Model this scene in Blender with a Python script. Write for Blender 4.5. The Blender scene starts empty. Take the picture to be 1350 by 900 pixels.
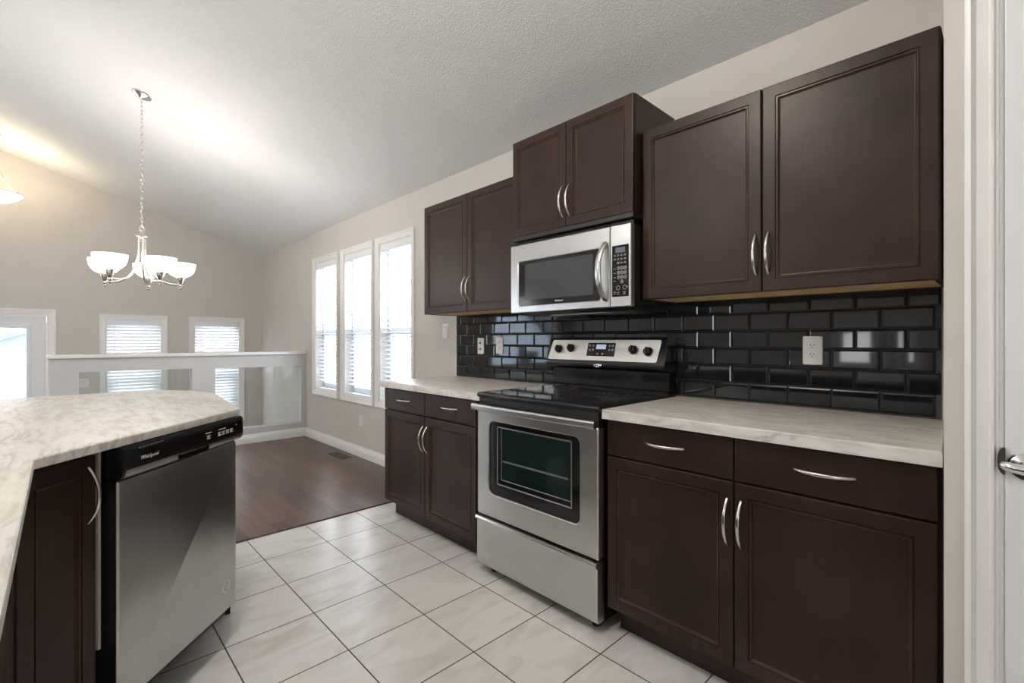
import bpy, bmesh, math, random
from mathutils import Vector, Matrix
random.seed(7)
SC = bpy.context.scene
COL = SC.collection
PI = math.pi
R2 = math.sqrt(.5)

# ------------------------------------------------------------------ camera, world, exposure
cam_d = bpy.data.cameras.new('camera')
cam_d.sensor_width = 36.0
cam_d.lens = 621.686 / 1350 * 36.0
cam_d.shift_x = (675 - 671.976) / 1350
cam_d.shift_y = -(450 - 448.43) / 1350
cam_d.clip_start = .02
cam = bpy.data.objects.new('camera', cam_d)
COL.objects.link(cam)
cam.location = (-2.231, 0.0, 1.1914)
cam.rotation_euler = (PI / 2, 0, -0.76209)
SC.camera = cam

SKY_STRENGTH = 5.5
EXPOSURE = 0.72
SC.view_settings.view_transform = 'Standard'
SC.view_settings.look = 'None'
SC.view_settings.gamma = 1.0
SC.view_settings.use_curve_mapping = False
SC.view_settings.exposure = EXPOSURE

world = bpy.data.worlds.new('overcast_sky')
SC.world = world
world.use_nodes = True
wn, wl = world.node_tree.nodes, world.node_tree.links
wn.clear()
w_out = wn.new('ShaderNodeOutputWorld')
w_bg = wn.new('ShaderNodeBackground')
w_tc = wn.new('ShaderNodeTexCoord')
w_sep = wn.new('ShaderNodeSeparateXYZ')
w_ramp = wn.new('ShaderNodeValToRGB')
w_ramp.color_ramp.elements[0].position = 0.0
w_ramp.color_ramp.elements[0].color = (1.0, 1.0, 1.0, 1)
w_ramp.color_ramp.elements[1].position = 0.8
w_ramp.color_ramp.elements[1].color = (.86, .93, 1.0, 1)
wl.new(w_tc.outputs['Generated'], w_sep.inputs[0])
wl.new(w_sep.outputs['Z'], w_ramp.inputs[0])
wl.new(w_ramp.outputs[0], w_bg.inputs['Color'])
w_bg.inputs['Strength'].default_value = SKY_STRENGTH
wl.new(w_bg.outputs[0], w_out.inputs[0])

FILL_KITCHEN = 38.0     # flush ceiling lamp added out of view to fill the kitchen
LAMP_BULB = 4.0         # each chandelier bulb
LAMP_BOWL = 10.0        # hanging bowl lamp by the far wall
FILL_LIVING = 45.0  # ceiling lamp added out of view to brighten the living side


# ------------------------------------------------------------------ materials
def new_mat(name):
    m = bpy.data.materials.new(name)
    m.use_nodes = True
    nt = m.node_tree
    b = nt.nodes['Principled BSDF']
    return m, nt, nt.nodes, nt.links, b


def simple(name, color, rough=.5, metal=0.0, spec=.5, noise=0.0, scale=20.0, coat=0.0, bump=0.0, bscale=60.0):
    m, nt, N, L, b = new_mat(name)
    b.inputs['Base Color'].default_value = (*color, 1)
    b.inputs['Roughness'].default_value = rough
    b.inputs['Metallic'].default_value = metal
    b.inputs['Specular IOR Level'].default_value = spec
    b.inputs['Coat Weight'].default_value = coat
    tc = N.new('ShaderNodeTexCoord')
    if noise > 0:
        n = N.new('ShaderNodeTexNoise')
        n.inputs['Scale'].default_value = scale
        n.inputs['Detail'].default_value = 4
        L.new(tc.outputs['Object'], n.inputs['Vector'])
        r = N.new('ShaderNodeValToRGB')
        r.color_ramp.elements[0].position = .3
        r.color_ramp.elements[1].position = .7
        r.color_ramp.elements[0].color = (*[c * (1 - noise) for c in color], 1)
        r.color_ramp.elements[1].color = (*[min(1, c * (1 + noise)) for c in color], 1)
        L.new(n.outputs['Fac'], r.inputs[0])
        L.new(r.outputs[0], b.inputs['Base Color'])
    if bump > 0:
        n2 = N.new('ShaderNodeTexNoise')
        n2.inputs['Scale'].default_value = bscale
        n2.inputs['Detail'].default_value = 3
        L.new(tc.outputs['Object'], n2.inputs['Vector'])
        bp = N.new('ShaderNodeBump')
        bp.inputs['Strength'].default_value = bump
        bp.inputs['Distance'].default_value = .004
        L.new(n2.outputs['Fac'], bp.inputs['Height'])
        L.new(bp.outputs[0], b.inputs['Normal'])
    return m


def mathn(N, L, op, a, b=None):
    n = N.new('ShaderNodeMath')
    n.operation = op
    for i, v in enumerate((a, b)):
        if v is None:
            continue
        if isinstance(v, (int, float)):
            n.inputs[i].default_value = v
        else:
            L.new(v, n.inputs[i])
    return n.outputs[0]


def ramp(N, L, src, stops):
    r = N.new('ShaderNodeValToRGB')
    el = r.color_ramp.elements
    while len(el) < len(stops):
        el.new(.5)
    for e, (p, c) in zip(el, stops):
        e.position = p
        e.color = (*c, 1) if len(c) == 3 else c
    L.new(src, r.inputs[0])
    return r.outputs[0]


def mixc(N, L, fac, a, b, mode='MIX'):
    n = N.new('ShaderNodeMix')
    n.data_type = 'RGBA'
    n.blend_type = mode
    if isinstance(fac, (int, float)):
        n.inputs[0].default_value = fac
    else:
        L.new(fac, n.inputs[0])
    for i, v in ((6, a), (7, b)):
        if isinstance(v, tuple):
            n.inputs[i].default_value = (*v, 1)
        else:
            L.new(v, n.inputs[i])
    return n.outputs[2]


def mat_ceiling():
    m, nt, N, L, b = new_mat('ceiling_stipple')
    b.inputs['Base Color'].default_value = (.80, .80, .79, 1)
    b.inputs['Roughness'].default_value = .95
    b.inputs['Specular IOR Level'].default_value = .1
    tc = N.new('ShaderNodeTexCoord')
    n = N.new('ShaderNodeTexNoise')
    n.inputs['Scale'].default_value = 115
    n.inputs['Detail'].default_value = 3
    n.inputs['Roughness'].default_value = .6
    L.new(tc.outputs['Object'], n.inputs['Vector'])
    h = ramp(N, L, n.outputs['Fac'], [(.42, (0, 0, 0)), (.62, (1, 1, 1))])
    bp = N.new('ShaderNodeBump')
    bp.inputs['Strength'].default_value = .5
    bp.inputs['Distance'].default_value = .004
    L.new(h, bp.inputs['Height'])
    L.new(bp.outputs[0], b.inputs['Normal'])
    return m


def mat_tile_floor(ts=.34118, ox=-1.08521, oy=2.76421, grout=.005):
    m, nt, N, L, b = new_mat('floor_tile_marble')
    tc = N.new('ShaderNodeTexCoord')
    sep = N.new('ShaderNodeSeparateXYZ')
    L.new(tc.outputs['Object'], sep.inputs[0])
    ux = mathn(N, L, 'DIVIDE', mathn(N, L, 'SUBTRACT', sep.outputs['X'], ox), ts)
    uy = mathn(N, L, 'DIVIDE', mathn(N, L, 'SUBTRACT', sep.outputs['Y'], oy), ts)
    fx, fy = mathn(N, L, 'FLOOR', ux), mathn(N, L, 'FLOOR', uy)
    rx, ry = mathn(N, L, 'SUBTRACT', ux, fx), mathn(N, L, 'SUBTRACT', uy, fy)

    def edge(r):
        return mathn(N, L, 'MINIMUM', r, mathn(N, L, 'SUBTRACT', 1.0, r))
    d = mathn(N, L, 'MINIMUM', edge(rx), edge(ry))
    isg = mathn(N, L, 'LESS_THAN', d, grout / 2 / ts)
    cv = N.new('ShaderNodeCombineXYZ')
    L.new(fx, cv.inputs[0])
    L.new(fy, cv.inputs[1])
    wnz = N.new('ShaderNodeTexWhiteNoise')
    wnz.noise_dimensions = '2D'
    L.new(cv.outputs[0], wnz.inputs['Vector'])
    off = N.new('ShaderNodeVectorMath')
    off.operation = 'SCALE'
    off.inputs['Scale'].default_value = 37.0
    L.new(wnz.outputs['Color'], off.inputs[0])
    add = N.new('ShaderNodeVectorMath')
    L.new(tc.outputs['Object'], add.inputs[0])
    L.new(off.outputs[0], add.inputs[1])
    mp = N.new('ShaderNodeMapping')
    mp.inputs['Rotation'].default_value = (0, 0, .5)
    mp.inputs['Scale'].default_value = (2.2, 6.5, 1)
    L.new(add.outputs[0], mp.inputs[0])
    n = N.new('ShaderNodeTexNoise')
    n.inputs['Scale'].default_value = 1.3
    n.inputs['Detail'].default_value = 6
    n.inputs['Distortion'].default_value = 1.2
    L.new(mp.outputs[0], n.inputs['Vector'])
    base = ramp(N, L, n.outputs['Fac'], [(.25, (.66, .645, .62)), (.42, (.76, .75, .735)), (.55, (.83, .825, .81)), (.75, (.80, .79, .775))])
    col = mixc(N, L, isg, base, (.085, .075, .07))
    L.new(col, b.inputs['Base Color'])
    b.inputs['Roughness'].default_value = .3
    rr = mathn(N, L, 'ADD', .22, mathn(N, L, 'MULTIPLY', isg, .6))
    L.new(rr, b.inputs['Roughness'])
    bp = N.new('ShaderNodeBump')
    bp.inputs['Strength'].default_value = .6
    bp.inputs['Distance'].default_value = .002
    L.new(mathn(N, L, 'SUBTRACT', 1.0, isg), bp.inputs['Height'])
    L.new(bp.outputs[0], b.inputs['Normal'])
    return m


def mat_hardwood():
    m, nt, N, L, b = new_mat('hardwood_planks')
    tc = N.new('ShaderNodeTexCoord')
    sep = N.new('ShaderNodeSeparateXYZ')
    L.new(tc.outputs['Object'], sep.inputs[0])
    W, LEN = .083, .9
    ux = mathn(N, L, 'DIVIDE', sep.outputs['X'], W)
    fx = mathn(N, L, 'FLOOR', ux)
    w1 = N.new('ShaderNodeTexWhiteNoise')
    w1.noise_dimensions = '1D'
    L.new(fx, w1.inputs['W'])
    uy = mathn(N, L, 'ADD', mathn(N, L, 'DIVIDE', sep.outputs['Y'], LEN), mathn(N, L, 'MULTIPLY', w1.outputs['Value'], 7.3))
    fy = mathn(N, L, 'FLOOR', uy)
    rx, ry = mathn(N, L, 'SUBTRACT', ux, fx), mathn(N, L, 'SUBTRACT', uy, fy)
    ex = mathn(N, L, 'MINIMUM', rx, mathn(N, L, 'SUBTRACT', 1.0, rx))
    ey = mathn(N, L, 'MINIMUM', ry, mathn(N, L, 'SUBTRACT', 1.0, ry))
    gap = mathn(N, L, 'MAXIMUM', mathn(N, L, 'LESS_THAN', ex, .016), mathn(N, L, 'LESS_THAN', ey, .0016))
    cv = N.new('ShaderNodeCombineXYZ')
    L.new(fx, cv.inputs[0])
    L.new(fy, cv.inputs[1])
    w2 = N.new('ShaderNodeTexWhiteNoise')
    w2.noise_dimensions = '2D'
    L.new(cv.outputs[0], w2.inputs['Vector'])
    plank = ramp(N, L, w2.outputs['Value'], [(0, (.070, .033, .023)), (.5, (.105, .052, .037)), (1, (.150, .080, .058))])
    mp = N.new('ShaderNodeMapping')
    mp.inputs['Scale'].default_value = (60, 4, 1)
    L.new(tc.outputs['Object'], mp.inputs[0])
    n = N.new('ShaderNodeTexNoise')
    n.inputs['Scale'].default_value = 1
    n.inputs['Detail'].default_value = 5
    L.new(mp.outputs[0], n.inputs['Vector'])
    g = ramp(N, L, n.outputs['Fac'], [(.3, (.78, .78, .78)), (.7, (1.15, 1.15, 1.15))])
    col = mixc(N, L, 1.0, plank, g, 'MULTIPLY')
    col = mixc(N, L, gap, col, (.012, .007, .006))
    L.new(col, b.inputs['Base Color'])
    b.inputs['Roughness'].default_value = .31
    return m


def mat_cabinet(name, c0, c1, rough=.36):
    m, nt, N, L, b = new_mat(name)
    tc = N.new('ShaderNodeTexCoord')
    mp = N.new('ShaderNodeMapping')
    mp.inputs['Scale'].default_value = (30, 30, 3)
    L.new(tc.outputs['Object'], mp.inputs[0])
    n = N.new('ShaderNodeTexNoise')
    n.inputs['Scale'].default_value = 1.4
    n.inputs['Detail'].default_value = 5
    L.new(mp.outputs[0], n.inputs['Vector'])
    n2 = N.new('ShaderNodeTexNoise')
    n2.inputs['Scale'].default_value = 5
    n2.inputs['Detail'].default_value = 3
    L.new(tc.outputs['Object'], n2.inputs['Vector'])
    f = mathn(N, L, 'ADD', mathn(N, L, 'MULTIPLY', n.outputs['Fac'], .25), mathn(N, L, 'MULTIPLY', n2.outputs['Fac'], .75))
    L.new(ramp(N, L, f, [(.36, c0), (.64, c1)]), b.inputs['Base Color'])
    b.inputs['Roughness'].default_value = rough
    b.inputs['Specular IOR Level'].default_value = .26
    return m


def mat_marble_top():
    m, nt, N, L, b = new_mat('marble_laminate')
    tc = N.new('ShaderNodeTexCoord')
    mp = N.new('ShaderNodeMapping')
    mp.inputs['Rotation'].default_value = (0, 0, .35)
    mp.inputs['Scale'].default_value = (7.5, 1.6, 5.0)
    L.new(tc.outputs['Object'], mp.inputs[0])
    n1 = N.new('ShaderNodeTexNoise')
    n1.inputs['Scale'].default_value = 2.2
    n1.inputs['Detail'].default_value = 8
    n1.inputs['Roughness'].default_value = .62
    n1.inputs['Distortion'].default_value = .5
    L.new(mp.outputs[0], n1.inputs['Vector'])
    v = mathn(N, L, 'ABSOLUTE', mathn(N, L, 'SUBTRACT', n1.outputs['Fac'], .5))
    vein = ramp(N, L, v, [(0.0, (.44, .41, .375)), (.018, (.53, .50, .47)), (.06, (.67, .645, .615)), (.2, (.74, .72, .69))])
    n3 = N.new('ShaderNodeTexNoise')
    n3.inputs['Scale'].default_value = 3.5
    n3.inputs['Detail'].default_value = 4
    L.new(tc.outputs['Object'], n3.inputs['Vector'])
    msk = ramp(N, L, n3.outputs['Fac'], [(.38, (0, 0, 0)), (.62, (1, 1, 1))])
    n4 = N.new('ShaderNodeTexNoise')
    n4.inputs['Scale'].default_value = 6
    n4.inputs['Detail'].default_value = 6
    L.new(mp.outputs[0], n4.inputs['Vector'])
    cloud = ramp(N, L, n4.outputs['Fac'], [(.34, (.52, .485, .44)), (.47, (.66, .63, .59)), (.58, (.72, .70, .665)), (.7, (.75, .73, .70))])
    L.new(mixc(N, L, msk, cloud, vein), b.inputs['Base Color'])
    b.inputs['Roughness'].default_value = .34
    return m


def mat_steel(name, color=(.60, .60, .59), rough=.28, horiz=True, sheen=.012):
    m, nt, N, L, b = new_mat(name)
    b.inputs['Base Color'].default_value = (*color, 1)
    b.inputs['Metallic'].default_value = 1.0
    b.inputs['Roughness'].default_value = rough
    tc = N.new('ShaderNodeTexCoord')
    b.inputs['Anisotropic'].default_value = .4 if horiz else 0
    n2 = N.new('ShaderNodeTexNoise')
    n2.inputs['Scale'].default_value = 7
    L.new(tc.outputs['Object'], n2.inputs['Vector'])
    L.new(ramp(N, L, n2.outputs['Fac'], [(.3, tuple(c * .96 for c in color)), (.7, tuple(c * 1.03 for c in color))]), b.inputs['Base Color'])
    return m


def mat_glass(name, tint=(1, 1, 1), refl=1.0):
    m = bpy.data.materials.new(name)
    m.use_nodes = True
    nt = m.node_tree
    N, L = nt.nodes, nt.links
    N.clear()
    out = N.new('ShaderNodeOutputMaterial')
    tr = N.new('ShaderNodeBsdfTransparent')
    tr.inputs[0].default_value = (*tint, 1)
    gl = N.new('ShaderNodeBsdfGlossy')
    gl.inputs['Roughness'].default_value = .02
    fr = N.new('ShaderNodeLayerWeight')
    fr.inputs['Blend'].default_value = .5
    mx = N.new('ShaderNodeMixShader')
    f = mathn(N, L, 'POWER', fr.outputs['Facing'], 5.0)
    f = mathn(N, L, 'MULTIPLY', mathn(N, L, 'ADD', .04, mathn(N, L, 'MULTIPLY', f, .9)), refl)
    L.new(f, mx.inputs[0])
    L.new(tr.outputs[0], mx.inputs[1])
    L.new(gl.outputs[0], mx.inputs[2])
    L.new(mx.outputs[0], out.inputs[0])
    return m


def mat_lit(name, color, strength):
    m, nt, N, L, b = new_mat(name)
    b.inputs['Base Color'].default_value = (.85, .84, .82, 1)
    b.inputs['Roughness'].default_value = .3
    b.inputs['Emission Color'].default_value = (*color, 1)
    b.inputs['Emission Strength'].default_value = strength
    return m


def mat_slat():
    m = bpy.data.materials.new('blind_slat_white')
    m.use_nodes = True
    nt = m.node_tree
    N, L = nt.nodes, nt.links
    b = N['Principled BSDF']
    b.inputs['Base Color'].default_value = (.84, .85, .87, 1)
    b.inputs['Roughness'].default_value = .45
    out = N['Material Output']
    tl = N.new('ShaderNodeBsdfTranslucent')
    tl.inputs[0].default_value = (.8, .83, .88, 1)
    mx = N.new('ShaderNodeMixShader')
    mx.inputs[0].default_value = .03
    L.new(b.outputs[0], mx.inputs[1])
    L.new(tl.outputs[0], mx.inputs[2])
    L.new(mx.outputs[0], out.inputs[0])
    return m


WALL = simple('wall_paint_greige', (.60, .565, .525), .85, spec=.2, noise=.02, scale=6, bump=.05, bscale=250)
HALFW = simple('half_wall_paint', (.57, .565, .565), .7, spec=.3, noise=.02, scale=6)
CEIL = mat_ceiling()
TILEF = mat_tile_floor()
WOODF = mat_hardwood()
TRIM = simple('trim_white_paint', (.80, .79, .77), .38, noise=.015, scale=10)
DOORW = simple('door_white_paint', (.78, .785, .80), .35, noise=.015, scale=4)
CAB = mat_cabinet('espresso_maple', (.026, .0128, .0092), (.042, .022, .0165))
CABW = mat_cabinet('espresso_worn_bead', (.040, .019, .013), (.072, .038, .027), .28)
CABK = mat_cabinet('espresso_edge', (.018, .010, .009), (.026, .015, .013), .5)
MAPLE = mat_cabinet('raw_maple', (.70, .48, .25), (.80, .58, .33), .5)
PALE = simple('raw_board_edge', (.50, .46, .38), .6, noise=.08, scale=30)
MARBLE = mat_marble_top()
TILEB = simple('black_glazed_tile', (.009, .010, .013), .04, spec=.48, noise=.15, scale=9)
GROUT = simple('dark_grout', (.055, .055, .058), .8, noise=.2, scale=80)
STEEL = mat_steel('brushed_stainless')
STEELD = mat_steel('dark_brushed_stainless', (.40, .40, .40), .30)
NICKEL = mat_steel('brushed_nickel', (.70, .66, .61), .24)
CHROME = simple('polished_chrome', (.80, .80, .80), .12, metal=1.0, noise=.03, scale=30)
BLACKG = simple('black_gloss', (.008, .008, .009), .10, noise=.1, scale=20)
BLACKM = simple('black_satin', (.012, .012, .013), .38, noise=.1, scale=40)
BLACKS = simple('black_enamel', (.010, .010, .011), .25, noise=.1, scale=40)
COOK = simple('cooktop_glass', (.007, .007, .008), .06, spec=.6, noise=.1, scale=60)
RINGM = simple('burner_ring_grey', (.016, .016, .017), .30, noise=.1, scale=60)
MWSCR = simple('microwave_screen', (.055, .060, .064), .13, noise=.06, scale=300)
OVENG = simple('oven_inner_glass', (.008, .019, .018), .08, noise=.12, scale=8)  # greenish reflection put into the glass colour
PLASTW = simple('white_plastic', (.72, .71, .68), .35, noise=.02, scale=30)
SLOT = simple('socket_slot', (.03, .03, .03), .5, noise=.1, scale=50)
INKW = simple('white_print', (.75, .76, .78), .5, noise=.02, scale=50)
INKG = simple('grey_print', (.32, .33, .35), .5, noise=.02, scale=50)
LCD = simple('lcd_glass', (.13, .14, .19), .2, noise=.03, scale=40)
LCDB = mat_lit('clock_display_lit', (.25, .33, .75), .28)
GLASS = mat_glass('window_glass')
GLASSB = mat_glass('balustrade_glass', (.95, .98, .98), .9)
SLAT = mat_slat()
VINYL = simple('window_vinyl', (.72, .80, .90), .4, noise=.02, scale=10)
SNOW = simple('snow', (.85, .87, .9), .8, noise=.05, scale=.4, bump=.3, bscale=2)
SIDING = simple('grey_siding', (.17, .20, .235), .7, noise=.05, scale=3)
ROOFM = simple('grey_shingles', (.12, .145, .175), .8, noise=.2, scale=3)
DARKW = simple('dark_window', (.025, .030, .038), .2, noise=.1, scale=3)
SHADE = mat_lit('frosted_shade_lit', (1.0, .94, .87), 2.4)
BOWLM = mat_lit('frosted_bowl_lit', (1.0, .90, .76), 1.6)
BULBM = mat_lit('bulb_lit', (1.0, .90, .75), 12.0)
BRONZE = simple('antique_bronze', (.10, .085, .075), .35, metal=.8, noise=.1, scale=40)
VENTM = simple('brown_register', (.030, .020, .017), .45, noise=.1, scale=40)


# ------------------------------------------------------------------ geometry helpers
def put(name, bm, mats, parent=None, smooth=None, loc=None, rotz=None):
    bmesh.ops.recalc_face_normals(bm, faces=bm.faces)
    me = bpy.data.meshes.new(name)
    bm.to_mesh(me)
    bm.free()
    for m in (mats if isinstance(mats, (list, tuple)) else [mats]):
        me.materials.append(m)
    if smooth is not None:
        me.polygons.foreach_set('use_smooth', [True] * len(me.polygons))
        me.set_sharp_from_angle(angle=math.radians(smooth))
    o = bpy.data.objects.new(name, me)
    COL.objects.link(o)
    if parent is not None:
        o.parent = parent
    if loc is not None:
        o.location = loc
    if rotz is not None:
        o.rotation_euler = (0, 0, rotz)
    return o


def thing(name, label, cat, loc=(0, 0, 0), rotz=0.0, group=None):
    o = bpy.data.objects.new(name, None)
    COL.objects.link(o)
    o.location = loc
    o.rotation_euler = (0, 0, rotz)
    o.empty_display_size = .05
    tag(o, label, cat, group)
    return o


def tag(o, label, cat, group=None):
    o['label'] = label
    o['category'] = cat
    if group:
        o['group'] = group
    return o


def struct(name, bm, mats, parent=None, smooth=None, label=None):
    o = put(name, bm, mats, parent, smooth)
    if parent is None:
        o['kind'] = 'structure'
        if label:
            o['label'] = label
    return o


def root_struct(name, loc=(0, 0, 0), rotz=0.0, label=None):
    o = bpy.data.objects.new(name, None)
    COL.objects.link(o)
    o.location = loc
    o.rotation_euler = (0, 0, rotz)
    o['kind'] = 'structure'
    if label:
        o['label'] = label
    return o


def dup(root, loc=None, rotz=None, label=None):
    r = root.copy()
    COL.objects.link(r)
    if loc is not None:
        r.location = loc
    if rotz is not None:
        r.rotation_euler = (0, 0, rotz)
    if label:
        r['label'] = label
    for ch in list(root.children):
        c = ch.copy()
        COL.objects.link(c)
        c.parent = r
        for g in list(ch.children):
            d = g.copy()
            COL.objects.link(d)
            d.parent = c
    return r


def B():
    return bmesh.new()


def box(bm, x0, x1, y0, y1, z0, z1, bev=0.0, seg=2, mi=0):
    t = bmesh.new()
    bmesh.ops.create_cube(t, size=1.0)
    for v in t.verts:
        v.co = Vector(((x0 + x1) / 2 + v.co.x * (x1 - x0), (y0 + y1) / 2 + v.co.y * (y1 - y0), (z0 + z1) / 2 + v.co.z * (z1 - z0)))
    if bev > 0:
        bmesh.ops.bevel(t, geom=list(t.edges), offset=bev, segments=seg, profile=.5, affect='EDGES')
    merge(bm, t, mi)
    return bm


def merge(bm, t, mi=0, M=None):
    if M is not None:
        bmesh.ops.transform(t, matrix=M, verts=t.verts)
    vm = {}
    for v in t.verts:
        vm[v] = bm.verts.new(v.co)
    for f in t.faces:
        try:
            nf = bm.faces.new([vm[v] for v in f.verts])
            nf.material_index = mi if mi else f.material_index
        except ValueError:
            pass
    t.free()


def prism(bm, pts, axis, a0, a1, mi=0):
    """extrude a polygon (2-D points) along an axis: axis 'x' uses (y,z), 'y' uses (x,z), 'z' uses (x,y)"""
    def mk(p, a):
        if axis == 'x':
            return (a, p[0], p[1])
        if axis == 'y':
            return (p[0], a, p[1])
        return (p[0], p[1], a)
    v0 = [bm.verts.new(mk(p, a0)) for p in pts]
    v1 = [bm.verts.new(mk(p, a1)) for p in pts]
    n = len(pts)
    fs = [bm.faces.new(v0), bm.faces.new(list(reversed(v1)))]
    for i in range(n):
        fs.append(bm.faces.new([v0[i], v1[i], v1[(i + 1) % n], v0[(i + 1) % n]]))
    for f in fs:
        f.material_index = mi
    return bm


def rrect(x0, x1, z0, z1, r, seg=6):
    if r <= 0:
        return [(x0, z0), (x1, z0), (x1, z1), (x0, z1)]
    out = []
    for cx, cz, a0 in ((x1 - r, z0 + r, -PI / 2), (x1 - r, z1 - r, 0), (x0 + r, z1 - r, PI / 2), (x0 + r, z0 + r, PI)):
        for k in range(seg + 1):
            a = a0 + PI / 2 * k / seg
            out.append((cx + r * math.cos(a), cz + r * math.sin(a)))
    return out


def rings(bm, x0, x1, z0, z1, prof, r=0.0, seg=6, cap0=True, cap1=True, mi=0, mseg=None):
    """nested rectangles in the xz plane: prof is a list of (inset, y); bridged in order and capped"""
    loops = []
    for ins, y in prof:
        rr = max(r - ins, .0008) if r > 0 else 0
        loops.append([bm.verts.new((px, y, pz)) for px, pz in rrect(x0 + ins, x1 - ins, z0 + ins, z1 - ins, rr, seg)])
    n = len(loops[0])
    for si, (a, b) in enumerate(zip(loops, loops[1:])):
        for i in range(n):
            f = bm.faces.new([a[i], a[(i + 1) % n], b[(i + 1) % n], b[i]])
            f.material_index = (mseg or {}).get(si, mi)
    if cap0:
        bm.faces.new(list(reversed(loops[0]))).material_index = mi
    if cap1:
        bm.faces.new(loops[-1]).material_index = mi
    return bm


def tube(bm, pts, rad, seg=8, flat=1.0, cap=True, up=None, mi=0):
    """sweep an (elliptic) section along points; rad may be a list"""
    pts = [Vector(p) for p in pts]
    n = len(pts)
    rads = rad if isinstance(rad, (list, tuple)) else [rad] * n
    loops = []
    ref = Vector(up) if up else None
    for i, p in enumerate(pts):
        t = (pts[min(i + 1, n - 1)] - pts[max(i - 1, 0)]).normalized()
        if ref is None:
            ref = Vector((0, 0, 1)) if abs(t.z) < .9 else Vector((1, 0, 0))
        s = t.cross(ref)
        if s.length < 1e-6:
            s = t.cross(Vector((1, .3, .2)))
        s.normalize()
        q = s.cross(t).normalized()
        if not up:
            ref = q
        loops.append([bm.verts.new(p + s * math.cos(2 * PI * k / seg) * rads[i] + q * math.sin(2 * PI * k / seg) * rads[i] * flat) for k in range(seg)])
    for a, b in zip(loops, loops[1:]):
        for k in range(seg):
            bm.faces.new([a[k], a[(k + 1) % seg], b[(k + 1) % seg], b[k]]).material_index = mi
    if cap:
        bm.faces.new(list(reversed(loops[0]))).material_index = mi
        bm.faces.new(loops[-1]).material_index = mi
    return bm


def lathe(bm, prof, c=(0, 0, 0), seg=24, M=None, mi=0):
    t = bmesh.new()
    loops = []
    for r, z in prof:
        if r < 1e-5:
            loops.append([t.verts.new((0, 0, z))])
        else:
            loops.append([t.verts.new((r * math.cos(2 * PI * k / seg), r * math.sin(2 * PI * k / seg), z)) for k in range(seg)])
    for a, b in zip(loops, loops[1:]):
        for k in range(seg):
            k2 = (k + 1) % seg
            if len(a) == 1 and len(b) == 1:
                continue
            if len(a) == 1:
                t.faces.new([a[0], b[k2], b[k]])
            elif len(b) == 1:
                t.faces.new([a[k], a[k2], b[0]])
            else:
                t.faces.new([a[k], a[k2], b[k2], b[k]])
    MM = Matrix.Translation(Vector(c))
    if M is not None:
        MM = MM @ M
    merge(bm, t, mi, MM)
    return bm


def torus(bm, R, r, c, M=None, seg=16, rs=6, sx=1.0, sy=1.0, mi=0):
    t = bmesh.new()
    L = []
    for i in range(seg):
        a = 2 * PI * i / seg
        L.append([t.verts.new(((R + r * math.cos(2 * PI * k / rs)) * math.cos(a) * sx, (R + r * math.cos(2 * PI * k / rs)) * math.sin(a) * sy, r * math.sin(2 * PI * k / rs))) for k in range(rs)])
    for i in range(seg):
        for k in range(rs):
            t.faces.new([L[i][k], L[(i + 1) % seg][k], L[(i + 1) % seg][(k + 1) % rs], L[i][(k + 1) % rs]])
    MM = Matrix.Translation(Vector(c))
    if M is not None:
        MM = MM @ M
    merge(bm, t, mi, MM)
    return bm


def text_bm(s, size, align='CENTER', extrude=.0004, shear=0.0):
    """lettering in the local xz plane facing -y, centred on the origin"""
    cu = bpy.data.curves.new('lettering', 'FONT')
    cu.body = s
    cu.size = size
    cu.align_x = align
    cu.align_y = 'CENTER'
    cu.extrude = extrude
    cu.shear = shear
    cu.resolution_u = 3
    ob = bpy.data.objects.new('lettering', cu)
    COL.objects.link(ob)
    dg = bpy.context.evaluated_depsgraph_get()
    me = bpy.data.meshes.new_from_object(ob.evaluated_get(dg))
    bpy.data.objects.remove(ob)
    bpy.data.curves.remove(cu)
    t = bmesh.new()
    t.from_mesh(me)
    bpy.data.meshes.remove(me)
    bmesh.ops.transform(t, matrix=Matrix.Rotation(PI / 2, 4, 'X'), verts=t.verts)
    return t


RX90 = Matrix.Rotation(PI / 2, 4, 'X')      # local z of a lathe -> -y (towards the front)


# ------------------------------------------------------------------ room shell
XL, YB, YF = -7.6, -2.6, 7.84
Z0, SL, XR = 2.485, .3165, -3.8
ZR = Z0 - SL * XR


def wall_x(name, x0, x1, ya, yb, za, zb, holes, mat=WALL):
    """wall with its faces at x0/x1, spanning ya..yb, za..zb, with rectangular holes (y0,y1,z0,z1)"""
    bm = B()
    ys = sorted({ya, yb, *[h[0] for h in holes], *[h[1] for h in holes]})
    for a, b in zip(ys, ys[1:]):
        hs = sorted([h for h in holes if h[0] <= a + 1e-6 and h[1] >= b - 1e-6], key=lambda h: h[2])
        z = za
        for h in hs:
            box(bm, x0, x1, a, b, z, h[2])
            z = h[3]
        box(bm, x0, x1, a, b, z, zb)
    return struct(name, bm, mat)


WR = [(3.585, 4.165, .60, 2.115), (4.325, 4.945, .60, 2.115), (5.135, 5.735, .60, 2.115)]     # right wall windows (y0,y1,z0,z1)
WF = [(-1.812, -1.229, .06, 1.462), (-.870, -.292, .06, 1.462)]                               # far wall windows (x0,x1,z0,z1)
DOOR_F = (-3.235, -2.322, -.54, 1.497)
WLIV = (-7.0, -4.75, .55, 2.25)
WSINK = (1.42, 2.0, .72, 1.42)
WSIDE = (1.0, 1.22, .72, 1.42)
WFILL_BACK = (-7.2, -5.2, .25, 2.2)  # unseen window added in the back wall for fill daylight

wall_x('wall_right', 0, .16, YB, YF + .16, -.6, Z0, WR)
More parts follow.
